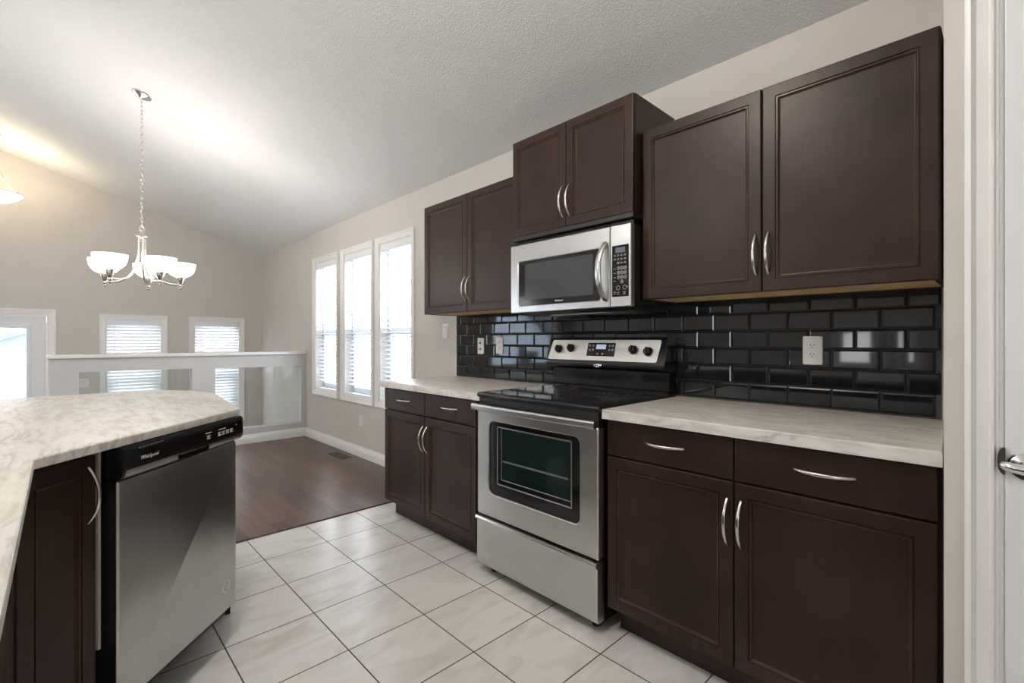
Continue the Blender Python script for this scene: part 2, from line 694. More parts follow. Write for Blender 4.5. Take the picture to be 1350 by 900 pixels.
# far wall
bm = B()
holes = WF + [DOOR_F, WLIV]
xs = sorted({XL, 0.0, *[h[0] for h in holes], *[h[1] for h in holes]})
for a, b in zip(xs, xs[1:]):
    z = -.6
    for h in [h for h in holes if h[0] <= a + 1e-6 and h[1] >= b - 1e-6]:
        if h[2] > z:
            box(bm, a, b, YF, YF + .16, z, h[2])
        z = h[3]
    box(bm, a, b, YF, YF + .16, z, Z0)
prism(bm, [(XL, Z0), (0, Z0), (XR, ZR)], 'y', YF, YF + .16)
struct('wall_far', bm, WALL)
wall_x('wall_left', XL - .16, XL, YB, YF + .16, -.6, Z0, [WSINK, WSIDE])
bm = B()
box(bm, XL, WFILL_BACK[0], YB - .16, YB, -.6, Z0)
box(bm, WFILL_BACK[1], 0, YB - .16, YB, -.6, Z0)
box(bm, WFILL_BACK[0], WFILL_BACK[1], YB - .16, YB, -.6, WFILL_BACK[2])
box(bm, WFILL_BACK[0], WFILL_BACK[1], YB - .16, YB, WFILL_BACK[3], Z0)
prism(bm, [(XL, Z0), (0, Z0), (XR, ZR)], 'y', YB - .16, YB)
struct('wall_back', bm, WALL)
bm = B()
prism(bm, [(.16, Z0 - SL * .16), (.16, Z0 + .15), (XR, ZR + .2), (XL - .16, Z0 + .15), (XL - .16, Z0 - SL * .16), (XR, ZR)], 'y', YB - .16, YF + .16)
struct('ceiling', bm, CEIL)

# floors
bm = B()
box(bm, XL, 0, YB, 3.112, -.05, 0)
struct('kitchen_floor', bm, TILEF)
bm = B()
box(bm, XL, 0, 3.112, 6.036, -.05, -.001)
box(bm, XL, -3.5, 6.036, YF, -.05, -.001)
struct('dining_floor', bm, WOODF)
bm = B()
prism(bm, [(3.108, 0), (3.116, .007), (3.150, .007), (3.162, 0)], 'x', XL, 0)
struct('trim_1', bm, WOODF, label='dark wood reducer strip between tile and hardwood')
bm = B()
box(bm, -3.5, 0, 6.036, YF, -.6, -.54)
struct('entry_floor', bm, TILEF)
bm = B()
box(bm, -3.6, -3.5, 6.036, YF, -.6, -.05)
box(bm, -3.6, -2.30, 5.93, 6.036, -.6, -.05)
struct('stair_wall', bm, WALL)
bm = B()
box(bm, -3.5, -2.30, 6.036, 6.30, -.54, -.18)
box(bm, -3.5, -2.30, 6.30, 6.56, -.54, -.36)
struct('stair_floor', bm, WOODF)

# half wall with two glazed openings
HX0, HX1, HY0, HY1 = -2.300, 0.0, 6.036, 6.166
OPEN = [(-2.100, -1.198, .176, .888), (-.983, -.057, .176, .880)]
bm = B()
xs = sorted({HX0, HX1, *[h[0] for h in OPEN], *[h[1] for h in OPEN]})
for a, b in zip(xs, xs[1:]):
    z = -.54
    for h in [h for h in OPEN if h[0] <= a + 1e-6 and h[1] >= b - 1e-6]:
        box(bm, a, b, HY0, HY1, z, h[2])
        z = h[3]
    box(bm, a, b, HY0, HY1, z, 1.018)
hw = struct('half_wall', bm, HALFW)
bm = B()
box(bm, HX0 - .022, HX1, HY0 - .024, HY1 + .024, 1.018, 1.054, .008, 3)
struct('cap', bm, TRIM, hw, 40)
for h in OPEN:
    bm = B()
    box(bm, h[0], h[1], HY0 + .07, HY0 + .078, h[2], h[3])
    struct('glass', bm, GLASSB, hw)


# baseboards
def base_prof(h=.105):
    return [(0, 0), (.016, 0), (.016, h * .60), (.012, h * .66), (.013, h * .74), (.007, h * .86), (.005, h), (0, h)]


bm = B()
prism(bm, [(-x, z) for x, z in base_prof()], 'y', 2.935, 6.036)
struct('baseboard_right', bm, TRIM)
bm = B()
prism(bm, [(6.036 - x, z) for x, z in base_prof()], 'x', HX0, -.016)
struct('baseboard_far', bm, TRIM)


# ------------------------------------------------------------------ windows
def casing(bm, a0, a1, z0, z1, w=.058, sill=True):
    """picture-frame casing in local xz plane (front is -y), around the opening a0..a1, z0..z1"""
    prof = [(-w, 0), (-w, -.017), (-w + .012, -.019), (-w + .022, -.013), (-w * .45, -.012), (-.010, -.008), (0, -.006), (0, 0)]
    loops = []
    for d, y in prof:
        loops.append([bm.verts.new((x, y, z)) for x, z in ((a0 + d, z0 + d), (a1 - d, z0 + d), (a1 - d, z1 - d), (a0 + d, z1 - d))])
    for a, b in zip(loops, loops[1:] + loops[:1]):
        for i in range(4):
            bm.faces.new([a[i], a[(i + 1) % 4], b[(i + 1) % 4], b[i]])


def frame4(bm, x0, x1, z0, z1, y0, y1, w, bev=.003):
    box(bm, x0, x0 + w, y0, y1, z0, z1, bev)
    box(bm, x1 - w, x1, y0, y1, z0, z1, bev)
    box(bm, x0 + w, x1 - w, y0, y1, z0, z0 + w, bev)
    box(bm, x0 + w, x1 - w, y0, y1, z1 - w, z1, bev)


def window(n, loc, rotz, w, z0, z1, hung=True):
    """opening of width w from local x=0, wall face at y=0, the outside at +y"""
    r = root_struct('window_%d' % n, loc, rotz)
    bm = B()
    casing(bm, 0, w, z0, z1)
    put('casing', bm, TRIM, r)
    bm = B()
    frame4(bm, 0, w, z0, z1, .004, .10, .012, 0)
    put('jamb', bm, TRIM, r)
    bm = B()
    frame4(bm, .012, w - .012, z0 + .012, z1 - .012, .085, .155, .035)
    put('frame', bm, VINYL, r)
    zm = z0 + (z1 - z0) * .455
    bm = B()
    if hung:
        frame4(bm, .040, w - .040, z0 + .04, zm, .080, .112, .045)
        box(bm, .040, w - .040, .115, .150, zm - .02, zm + .03, .003)
    else:
        frame4(bm, .040, w - .040, z0 + .04, z1 - .04, .095, .13, .045)
    put('sash', bm, VINYL, r)
    bm = B()
    if hung:
        box(bm, .080, w - .080, .094, .098, z0 + .08, zm - .04)
        box(bm, .044, w - .044, .130, .134, zm + .03, z1 - .045)
    else:
        box(bm, .080, w - .080, .11, .114, z0 + .08, z1 - .08)
    put('glass', bm, GLASS, r)
    return r


def blind(label, loc, rotz, w, z0, z1, tilt, pitch=.042, sw=.050, group=None, val=.075, wand=.55):
    """slatted blind hung in an opening of width w (local x 0..w); y=0 is the wall face"""
    r = thing('window_blind', label, 'blind', (loc[0], loc[1], loc[2] + z0), rotz, group)
    h = z1 - z0
    yc = .040
    g = .008
    bm = B()
    box(bm, g, w - g, yc - .033, yc - .021, h - val, h - .003, .004)
    box(bm, g + .004, w - g - .004, yc - .02, yc + .025, h - .045, h - .004)
    put('headrail', bm, SLAT, r)
    bm = B()
    top = h - val - .004
    zb = .055
    n = int((top - zb) / pitch)
    c, s = math.cos(tilt), math.sin(tilt)
    for i in range(n):
        zc = top - .012 - i * pitch
        pts = []
        for k in range(5):
            q = (k / 4 - .5) * sw
            bow = .0025 * (1 - (2 * k / 4 - 1) ** 2)
            pts.append((yc + q * c - bow * s, zc + q * s + bow * c))
        pts2 = [(y + .0022 * s, z - .0022 * c) for y, z in reversed(pts)]
        prism(bm, pts + pts2, 'x', g + .003, w - g - .003)
    put('slats', bm, SLAT, r)
    bm = B()
    box(bm, g + .002, w - g - .002, yc - .025, yc + .025, .008, .030, .004)
    put('bottom_rail', bm, SLAT, r)
    for x in (w * .2, w * .8):
        bm = B()
        for yy in (yc - .024, yc + .024):
            tube(bm, [(x, yy, .02), (x, yy, h - .04)], .0010, 4)
        put('ladder_cord', bm, SLAT, r)
    bm = B()
    tube(bm, [(w * .16, yc - .036, h - .06), (w * .16, yc - .036, h - .06 - wand)], .0035, 6)
    put('tilt_wand', bm, SLAT, r, 40)
    return r


# right wall windows: local +y must point to world +x -> rotz = -90deg: local x -> world -y
for i, (y0, y1, z0, z1) in enumerate(WR):
    window(i + 1, (0, y1, 0), -PI / 2, y1 - y0, z0, z1)
    blind(['white slatted blind in the window beside the kitchen counter',
           'white slatted blind in the middle window of the side wall trio',
           'white slatted blind in the tall window beside the glazed half wall'][i],
          (0, y1, 0), -PI / 2, y1 - y0, z0, z1, math.radians(15), group='blinds of the side wall windows')
for i, (x0, x1, z0, z1) in enumerate(WF):
    window(4 + i, (x0, YF, 0), 0, x1 - x0, z0, z1)
    blind(['white half-closed blind in the far wall window next to the glazed door',
           'white half-closed blind in the far wall window next to the room corner'][i],
          (x0, YF, 0), 0, x1 - x0, z0, z1, math.radians((57, 50)[i]), group='blinds of the far wall windows')
window(6, (WLIV[0], YF, 0), 0, WLIV[1] - WLIV[0], WLIV[2], WLIV[3], False)
window(7, (XL, WSINK[0], 0), PI / 2, WSINK[1] - WSINK[0], WSINK[2], WSINK[3], False)
window(8, (XL, WSIDE[0], 0), PI / 2, WSIDE[1] - WSIDE[0], WSIDE[2], WSIDE[3], False)
window(9, (WFILL_BACK[1], YB, 0), PI, WFILL_BACK[1] - WFILL_BACK[0], WFILL_BACK[2], WFILL_BACK[3], False)  # added window, lets fill daylight in from outside the view

# entry door (far wall)
x0, x1, z0, z1 = DOOR_F
d1 = root_struct('door_1', (x0, YF, 0), 0)
W = x1 - x0
bm = B()
casing(bm, 0, W, -.54, z1, .060)
put('casing', bm, TRIM, d1)
bm = B()
box(bm, 0, .022, .0, .12, -.54, z1)
box(bm, W - .022, W, .0, .12, -.54, z1)
box(bm, .022, W - .022, .0, .12, z1 - .022, z1)
put('jamb', bm, TRIM, d1)
gx0, gx1, gz0, gz1 = .18, W - .185, -.25, 1.335
bm = B()
lv = []
for (a0, a1, b0, b1, y) in ((.024, W - .024, -.535, z1 - .024, .075), (.024, W - .024, -.535, z1 - .024, .030), (gx0, gx1, gz0, gz1, .030),
                            (gx0, gx1, gz0, gz1, .075)):
    lv.append([bm.verts.new(p) for p in ((a0, y, b0), (a1, y, b0), (a1, y, b1), (a0, y, b1))])
for a, b in zip(lv, lv[1:] + lv[:1]):
    for i in range(4):
        bm.faces.new([a[i], a[(i + 1) % 4], b[(i + 1) % 4], b[i]])
put('slab', bm, DOORW, d1)
bm = B()
frame4(bm, gx0 - .03, gx1 + .03, gz0 - .03, gz1 + .03, .016, .030, .034)
put('glass_bead', bm, VINYL, d1)
bm = B()
box(bm, gx0, gx1, .040, .044, gz0, gz1)
box(bm, gx0, gx1, .066, .070, gz0, gz1)
put('glass', bm, GLASS, d1)
bm = B()
k = gz1 - .05
while k > gz0 + .02:
    box(bm, gx0 + .004, gx1 - .004, .047, .063, k, k + .0022)
    k -= .030
put('slats', bm, SLAT, d1)
bm = B()
lathe(bm, [(0, .012), (.030, .010), (.033, 0)], (.09, .03, .42), 20, RX90)
tube(bm, [(.09, .02, .42), (.09, -.02, .42), (.20, -.028, .42)], .009, 8)
put('door_handle', bm, NICKEL, d1, 40)


# ------------------------------------------------------------------ pantry wall and door (right edge)
XP = -.82
bm = B()
prism(bm, [(XP, .0915), (0, .139), (0, YB), (XP, YB), (XP, -.86), (XP + .12, -.86), (XP + .12, .002), (XP, .002)], 'z', 0, Z0 - SL * XP - .01)
prism(bm, [(XP, -.86), (XP + .12, -.86), (XP + .12, .002), (XP, .002)], 'z', 2.05, Z0 - SL * XP - .01)
wp = struct('pantry_wall', bm, WALL)
d2 = root_struct('door_2', (XP, .002, 0), -PI / 2)      # local x -> -Y (to the right), local -y -> -X (towards the room)
bm = B()
cw = .058
prof = [(0, 0), (0, -.016), (.004, -.019), (.010, -.020), (.014, -.016), (.018, -.012), (.036, -.011), (.040, -.014), (.044, -.0135), (.047, -.009), (.051, -.0085), (.053, -.006), (cw - .004, -.006), (cw, -.003), (cw, 0)]
prism(bm, [(-cw + px + .002, py) for px, py in prof], 'z', 0, 2.10)
prism(bm, [(.862 + cw - px - .002, py) for px, py in prof], 'z', 0, 2.10)
put('casing', bm, TRIM, d2, 35)
bm = B()
prism(bm, [(2.10 - px, py) for px, py in [(p[0], p[1]) for p in prof]], 'z', 0, .001)
bm.free()
bm = B()
box(bm, -.058, .92, -.016, 0, 2.042, 2.10, .003)
put('head_casing', bm, TRIM, d2)
bm = B()
box(bm, .000, .012, .0, .11, 0, 2.045)
box(bm, .85, .862, .0, .11, 0, 2.045)
box(bm, .012, .85, .0, .11, 2.035, 2.047)
put('jamb', bm, TRIM, d2)
bm = B()
box(bm, .0035, .848, -.006, .032, .012, 2.032, .002)
slab = put('slab', bm, DOORW, d2)
bm = B()
for z0_, z1_ in ((.22, .86), (1.02, 1.86)):
    rings(bm, .13, .72, z0_, z1_, [(0, -.0055), (.0, -.010), (.012, -.012), (.030, -.007), (.034, -.0055)], cap0=False, cap1=False)
put('door_moulding', bm, DOORW, d2)
bm = B()
lathe(bm, [(.0, .014), (.012, .014), (.014, .010), (.027, .008), (.0305, .004), (.031, 0)], (.036, -.006, .937), 28, RX90)
put('rosette', bm, CHROME, d2, 40)
bm = B()
tube(bm, [(.036, -.018, .937), (.036, -.048, .937)], .010, 12)
tube(bm, [(.042, -.050, .938), (.030, -.052, .938), (.016, -.052, .9395), (.004, -.050, .942), (-.001, -.047, .943)], [.010, .0105, .0095, .009, .006], 12, 1.0)
put('lever', bm, CHROME, d2, 50)
bm = B()
prism(bm, [(.004, .973), (-.002, .970), (-.0065, .960), (-.0075, .945), (-.0065, .930), (-.002, .920), (.004, .917)], 'y', -.0225, -.0065)
bmesh.ops.bevel(bm, geom=list(bm.edges), offset=.0015, segments=2, affect='EDGES')
put('strike_plate', bm, BRONZE, d2, 40)

# ------------------------------------------------------------------ backsplash
bm = B()
TY0, TY1 = .150, 2.925
box(bm, -.005, 0, TY0, TY1, .915, 1.60)
put_bs = struct('trim_2', bm, GROUT, label='black glazed subway tile backsplash')
bm = B()
TW, TH, PY, PZ = .1545, .0783, 1.2459, 1.3125
gap = .0016
for row in range(-4, 5):
    zt, zb = PZ - row * TH - gap, PZ - (row + 1) * TH + gap
    zb = max(zb, .917)
    ph = PY if row % 2 == 0 else PY - TW / 2
    k0 = math.floor((TY0 - ph) / TW)
    for k in range(k0, 20):
        a, b = ph + k * TW + gap, ph + (k + 1) * TW - gap
        a, b = max(a, TY0 + .001), min(b, TY1 - .001)
        if b - a < .012 or a > TY1:
            continue
        if row < -2 and (a > 1.95 or b < 1.1):
            continue
        t = bmesh.new()
        # local: x along the wall, z up, front -y
        e = .0065
        rings(t, -(b - a) / 2, (b - a) / 2, -(zt - zb) / 2, (zt - zb) / 2,
              [(0, 0), (0, -.0045), (.0012, -.0058), (e, -.0085)])
        rx, rz = random.gauss(0, .0035), random.gauss(0, .0035)
        M = Matrix.Translation((-.004, (a + b) / 2, (zt + zb) / 2)) @ Matrix.Rotation(-PI / 2 + rz, 4, 'Z') @ Matrix.Rotation(rx, 4, 'X')
        merge(bm, t, 0, M)
put('tiles', bm, TILEB, put_bs)


# ------------------------------------------------------------------ cabinet pieces (local: x to the right, -y to the front)
def pull(parent, x, y, z, vertical=True, L=.155, out=.030, mat=NICKEL, name='handle'):
    bm = B()
    n = 14
    pts, rad = [], []
    for i in range(n + 1):
        t = i / n * 2 - 1
        o = out * (1 - abs(t) ** 2.2) + .0005
        q = t * L / 2
        pts.append((x, y - o, z + q) if vertical else (x + q, y - o, z))
        rad.append(.0058 - .0012 * abs(t) ** 3)
    if vertical:
        pts = [(x, y + .001, z - L / 2)] + pts + [(x, y + .001, z + L / 2)]
    else:
        pts = [(x - L / 2, y + .001, z)] + pts + [(x + L / 2, y + .001, z)]
    rad = [.0050] + rad + [.0050]
    tube(bm, pts, rad, 10, .70, up=(0, 1, 0))
    return put(name, bm, mat, parent, 50)


def cab_door(parent, x0, x1, z0, z1, yf, fw=.043, mat=CAB):
    bm = B()
    rings(bm, x0, x1, z0, z1, [(0, yf + .020), (0, yf + .003), (.0015, yf + .0008), (.004, yf),
                               (fw, yf), (fw + .002, yf + .0040), (fw + .004, yf + .0040), (fw + .0055, yf + .0012), (fw + .0085, yf + .0012), (fw + .013, yf + .0080), (fw + .016, yf + .009)], mseg={7: 1, 8: 1})
    return put('door', bm, [mat, CABW], parent)


def drawer(parent, x0, x1, z0, z1, yf, mat=CAB):
    bm = B()
    rings(bm, x0, x1, z0, z1, [(0, yf + .020), (0, yf + .004), (.0012, yf + .0012), (.004, yf)])
    return put('drawer', bm, mat, parent)


def base_cabinet(label, loc, rotz, w, split, y_face=-.605, kick=-.545, wd=None, group=None):
    wd = wd or w
    r = thing('base_cabinet', label, 'cabinet', loc, rotz, group)
    bm = B()
    box(bm, 0, w, y_face, -.004, .108, .874, .001)
    put('body', bm, CABK, r)
    bm = B()
    box(bm, .012, w - .012, kick, -.004, 0.0, .108)
    put('toe_kick', bm, CAB, r)
    yf = y_face - .020
    for (a, b, hx) in ((.002, split - .002, split - .022), (split + .002, wd - .002, split + .022)):
        dr = drawer(r, a, b, .731, .868, yf)
        pull(dr, (a + b) / 2, yf, .804, False)
        d = cab_door(r, a, b, .112, .724, yf)
        pull(d, hx, yf, .588)
    return r


base_cabinet('dark espresso base cabinet standing between the windows and the range', (0, 2.921, 0), -PI / 2, .979, .490)
bc = base_cabinet('dark espresso base cabinet standing between the range and the pantry wall', (0, 1.112, 0), -PI / 2, .970, .498, wd=.998)
bm = B()
box(bm, .9705, 1.005, -.604, -.585, .0, .874)
put('filler_strip', bm, CABK, bc)


def wall_cabinet(label, y_left, w, z0, z1, xf, split, h_z, rail=False, group=None):
    r = thing('wall_cabinet', label, 'cabinet', (0, y_left, z0), -PI / 2, group)
    h = z1 - z0
    yb = -xf + 0
    bm = B()
    # open-bottomed shell: sides, top, back, front edges; the raw bottom board sits recessed
    y_face = xf + .020
    box(bm, 0, .016, y_face, -.010, 0, h)
    box(bm, w - .016, w, y_face, -.010, 0, h)
    box(bm, .016, w - .016, y_face, -.010, h - .016, h)
    box(bm, .016, w - .016, -.018, -.010, 0, h - .016)
    put('body', bm, CAB, r)
    bm = B()
    box(bm, .016, w - .016, y_face + .004, -.018, .004, .018)
    put('bottom_panel', bm, MAPLE, r)
    for (a, b, hx) in ((.002, split - .002, split - .022), (split + .002, w - .002, split + .022)):
        d = cab_door(r, a, b, .0 if not rail else .0, h - .002, xf)
        pull(d, hx, xf, h_z)
    return r


wall_cabinet('dark espresso wall cabinet hung between the windows and the microwave', 2.905, .997, 1.377, 2.150, -.318, .499, .150)
wall_cabinet('dark espresso wall cabinet above the microwave, mounted higher than its neighbours', 1.908, .772, 1.765, 2.297, -.388, .385, .130)
wall_cabinet('large dark espresso wall cabinet with pale underside, beside the pantry wall', 1.128, .998, 1.374, 2.137, -.326, .501, .142)
bm = B()
box(bm, -.386, -.012, 1.138, 1.906, 1.742, 1.7648, .002)
o = put('light_rail', bm, simple('dark_rail_edge', (.022, .020, .022), .4, noise=.1, scale=20))
tag(o, 'thin dark rail under the cabinet, right above the microwave', 'rail')
bm = B()
box(bm, -.300, -.012, 1.1285, 1.1355, 1.72, 2.137)
o = put('filler_strip', bm, CABK)
tag(o, 'narrow dark filler between the microwave and the large wall cabinet', 'filler')


# ------------------------------------------------------------------ countertops
def slab(name, label, pts, z0, z1, round_edges=.006):
    bm = B()
    prism(bm, pts, 'z', z0, z1)
    bmesh.ops.recalc_face_normals(bm, faces=bm.faces)
    es = [e for e in bm.edges if abs(e.verts[0].co.z - e.verts[1].co.z) < 1e-6 and e.verts[0].co.z > z1 - 1e-4]
    bmesh.ops.bevel(bm, geom=es, offset=round_edges, segments=3, profile=.5, affect='EDGES')
    o = put(name, bm, MARBLE, None, 40)
    return tag(o, label, 'countertop')


slab('countertop', 'short marble look countertop between the windows and the range', [(-.651, 1.882), (-.002, 1.882), (-.002, 2.940), (-.651, 2.940)], .876, .915)
slab('countertop', 'marble look countertop between the range and the pantry wall', [(-.651, .1045), (-.09, .1350), (-.009, .148), (-.009, 1.118), (-.651, 1.118)], .876, .915)
CX, CY = -2.274, 1.563


def dg(u, n):
    return (CX + (u + n) * R2, CY + (u - n) * R2)


EN = dg(.806, 0)
slab('countertop', 'angled marble look peninsula countertop above the dishwasher', [
    (CX, -.55), (CX, CY), (EN[0] - .012, EN[1] - .012), (EN[0], EN[1]), (EN[0] + .004, EN[1] + .014), (-1.640, 2.880), (-1.655, 2.96), (-1.715, 3.11), (-1.79, 3.215), (-1.87, 3.262), (-2.95, 3.262), (-2.95, -.55)], .890, .915, .005)

# ------------------------------------------------------------------ peninsula run
RD = PI / 4
pc = thing('base_cabinet', 'narrow dark single door cabinet wedged against the dishwasher', 'cabinet', (CX, CY, 0), RD)
bm = B()
prism(bm, [(-.02, .056), (.205, .056), (.205, .60), (.03, .60), (-.28, .30)], 'z', .10, .888)
put('body', bm, CABK, pc)
bm = B()
box(bm, .0, .20, .11, .125, 0, .10)
put('toe_kick', bm, CABK, pc)
d = cab_door(pc, -.010, .196, .105, .876, .032, .040)
pull(d, .172, .032, .772, True, .150)
bm = B()
box(bm, .2085, .2165, .038, .056, .33, .889)
o = put('edge_strip', bm, PALE, pc)
o['label'] = 'pale raw board edge'

lc = thing('base_cabinet', 'dark cabinet run under the straight counter edge, around the corner from the dishwasher', 'cabinet', (-2.90, -.53, 0), PI / 2)
bm = B()
box(bm, 0, 1.995, -.572, .0, .10, .888)
put('body', bm, CABK, lc)
bm = B()
box(bm, 0, 1.995, -.515, .0, 0, .10)
put('toe_kick', bm, CABK, lc)
for a, b in ((.9, 1.44), (1.446, 2.060)):
    d = cab_door(lc, a, b, .105, .868, -.594)
    if a < 1:
        pull(d, a + .03, -.594, .772)

# panel closing the peninsula end, and back panel
bm = B()
prism(bm, [(-1.712, 2.33), (-1.692, 2.33), (-1.692, 2.90), (-1.90, 3.18), (-2.90, 3.18), (-2.90, 3.16), (-1.91, 3.16), (-1.712, 2.893)], 'z', 0, .889)
o = put('end_panel', bm, CAB)
tag(o, 'dark panel closing the peninsula end behind the dishwasher', 'panel')

# dishwasher
dw = thing('dishwasher', 'stainless dishwasher with black control strip under the peninsula countertop', 'dishwasher', (CX, CY, 0), RD)
A0, A1 = .226, .806
bm = B()
box(bm, A0 + .008, A1 - .030, .040, .56, .105, .872)
put('tub', bm, BLACKM, dw)
bm = B()
rings(bm, A0 + .002, A1 - .024, .148, .792, [(0, .006), (0, .004), (.003, .0005), (.007, -.001)], .006, 4)
dd = put('door', bm, mat_steel('dishwasher_stainless', (.52, .52, .515), .30), dw, 30)
bm = B()
box(bm, A0 + .004, A1 - .026, .006, .048, .147, .796)
put('door_liner', bm, BLACKM, dw)
bm = B()
prism(bm, [(.045, .798), (-.006, .798), (-.012, .806), (-.016, .822), (-.0145, .878), (-.008, .887), (.045, .887)], 'x', A0, A1)
bmesh.ops.bevel(bm, geom=[e for e in bm.edges if abs(e.verts[0].co.x - e.verts[1].co.x) < 1e-6], offset=.004, segments=2, affect='EDGES')
cp = put('control_panel', bm, BLACKS, dw, 35)
bm = B()
prism(bm, [(-.0070, .7985), (-.0130, .806), (-.0170, .8215), (-.0150, .8215), (-.010, .806), (-.005, .7985)], 'x', A0 + .012, A1 - .006)
o = put('trim_strip', bm, mat_steel('charcoal_steel', (.24, .24, .24), .3), dw, 35)
bm = B()
rings(bm, .445, .592, .800, .819, [(0, -.0135), (0, -.0178), (.002, -.0182), (.004, -.0150)], .006, 4)
put('handle_pocket', bm, BLACKG, dw, 30)


def onpanel(u, z, t):
    # place a flat piece on the leaning control panel face
    f = (z - .822) / .056
    return Matrix.Translation((u, -.0162 + .0015 * f, z))


bm = B()
rings(bm, .262, .792, .829, .872, [(0, .001), (0, -.0006), (.001, -.001)], .003, 3)
for v in bm.verts:
    f = (v.co.z - .822) / .056
    v.co.y += -.0160 + .0015 * f
put('glass_strip', bm, BLACKG, dw)
bm = B()
merge(bm, text_bm('Whirlpool', .0165, shear=.15), 0, onpanel(.322, .8445, 0) @ Matrix.Translation((0, -.0016, 0)))
put('logo', bm, INKW, dw)
bm = B()
for i in range(7):
    rings(bm, .285 + i * .014, .294 + i * .014, .8755, .8772, [(0, -.011), (0, -.0152)])
put('indicator_print', bm, INKG, dw)
bm = B()
bm.free()
for u, zz, ww in ((.592, .858, .034), (.668, .858, .040), (.7545, .859, .005)):
    bm = B()
    rings(bm, u - ww / 2, u + ww / 2, zz, zz + .003, [(0, -.011), (0, -.0168)])
    put('heading_print', bm, INKW, dw)
for u in (.592, .652, .676, .700, .724):
    bm = B()
    for j in range(3):
        rings(bm, u - .009, u + .009 - .004 * (j == 1), .8375 + j * .005, .8405 + j * .005, [(0, -.011), (0, -.0172)])
    put('button', bm, INKW, dw)
bm = B()
t = bmesh.new()
lathe(t, [(0, .0008), (.0235, .0008), (.024, 0)], (0, 0, 0), 28, RX90)
merge(bm, t, 0, Matrix.Translation((.716, -.001, .245)))
st = put('energy_sticker', bm, simple('sticker_paper', (.88, .88, .88), .5, noise=.02, scale=50), dw)
bm = B()
for j, ww in enumerate((.020, .030, .034, .032, .022)):
    z = .261 - j * .008
    rings(bm, .716 - ww / 2, .716 + ww / 2, z - .0018, z + .0018, [(0, -.0012), (0, -.0022)])
put('sticker_print', bm, INKG, st)
bm = B()
box(bm, A0 + .01, A1 - .03, .300, .315, .0, .105)
put('toe_panel', bm, CABK, dw)
for u in (A0 + .05, A1 - .08):
    bm = B()
    lathe(bm, [(0, 0), (.016, 0), (.016, .01), (.006, .012), (.006, .11), (0, .11)], (u, .24, 0), 12)
    put('foot', bm, BLACKM, dw, 40)

# ------------------------------------------------------------------ range
rg = thing('range', 'freestanding stainless electric range with black glass cooktop', 'range', (0, 1.879, 0), -PI / 2)
W = .758
bm = B()
box(bm, .004, W - .004, -.636, -.030, .045, .900)
put('body', bm, BLACKS, rg)
bm = B()
rings(bm, 0, W, -.64, -.5, [(0, 0)], cap0=False, cap1=False)
bm.free()
bm = B()
# cooktop: framed glass slab
box(bm, -.002, W + .002, -.672, -.070, .900, .925, .008, 3)
ct = put('cooktop', bm, BLACKS, rg, 40)
bm = B()
box(bm, .022, W - .022, -.645, -.095, .9235, .9262, .001)
put('glass_top', bm, COOK, ct)
for (bx, by, br) in ((.20, -.49, .095), (.56, -.49, .115), (.20, -.22, .080), (.56, -.22, .080)):
    bm = B()
    for q in (br, br * .62):
        lathe(bm, [(q - .0015, .9263), (q - .0015, .9266), (q + .0015, .9266), (q + .0015, .9263)], (bx, by, 0), 48)
    put('burner_ring', bm, RINGM, ct)
bm = B()
box(bm, .006, W - .006, -.662, -.60, .868, .900, .004)
put('vent_strip', bm, BLACKM, rg)
# oven door with a rounded window opening
bm = B()
WX0, WX1, WZ0, WZ1 = .094, .662, .422, .788
outer = rrect(.002, W - .002, .306, .838, .006, 4)
inner = rrect(WX0, WX1, WZ0, WZ1, .030, 4)


def ringface(bm, o, yo, i, yi):
    a = [bm.verts.new((x, yo, z)) for x, z in o]
    b = [bm.verts.new((x, yi, z)) for x, z in i]
    n = len(a)
    for k in range(n):
        bm.faces.new([a[k], a[(k + 1) % n], b[(k + 1) % n], b[k]])


ringface(bm, outer, -.630, outer, -.666)
ringface(bm, outer, -.666, rrect(.006, W - .006, .310, .834, .006, 4), -.670)
ringface(bm, rrect(.006, W - .006, .310, .834, .006, 4), -.670, rrect(WX0 - .004, WX1 + .004, WZ0 - .004, WZ1 + .004, .034, 4), -.670)
ringface(bm, rrect(WX0 - .004, WX1 + .004, WZ0 - .004, WZ1 + .004, .034, 4), -.670, inner, -.667)
ringface(bm, inner, -.667, inner, -.655)
ringface(bm, outer, -.630, inner, -.630)
bmesh.ops.remove_doubles(bm, verts=bm.verts, dist=1e-5)
od = put('oven_door', bm, STEEL, rg, 30)
bm = B()
rings(bm, WX0 + .0005, WX1 - .0005, WZ0 + .0005, WZ1 - .0005, [(0, -.640), (0, -.661), (.002, -.662)], .030, 5)
put('window', bm, BLACKG, od)
bm = B()
ix0, ix1, iz0, iz1 = WX0 + .052, WX1 - .045, WZ0 + .055, WZ1 - .022
rings(bm, ix0, ix1, iz0, iz1, [(0, -.661), (0, -.6632), (.004, -.6634), (.006, -.6625)], .006, 4, cap1=False)
rings(bm, ix0 + .028, ix1 - .0, iz0 + .028, iz1 - .004, [(0, -.661), (0, -.6630), (.003, -.6632), (.004, -.6625)], .006, 4, cap1=False)
put('window_bead', bm, STEELD, od)
bm = B()
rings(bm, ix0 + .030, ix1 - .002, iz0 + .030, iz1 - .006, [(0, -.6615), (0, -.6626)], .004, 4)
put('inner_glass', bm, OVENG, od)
bm = B()
for z in (iz0 + .12, iz0 + .125):
    tube(bm, [(ix0 + .04, -.6630, z), (ix1 - .02, -.6630, z)], .0010, 5)
put('oven_rack', bm, STEELD, od)
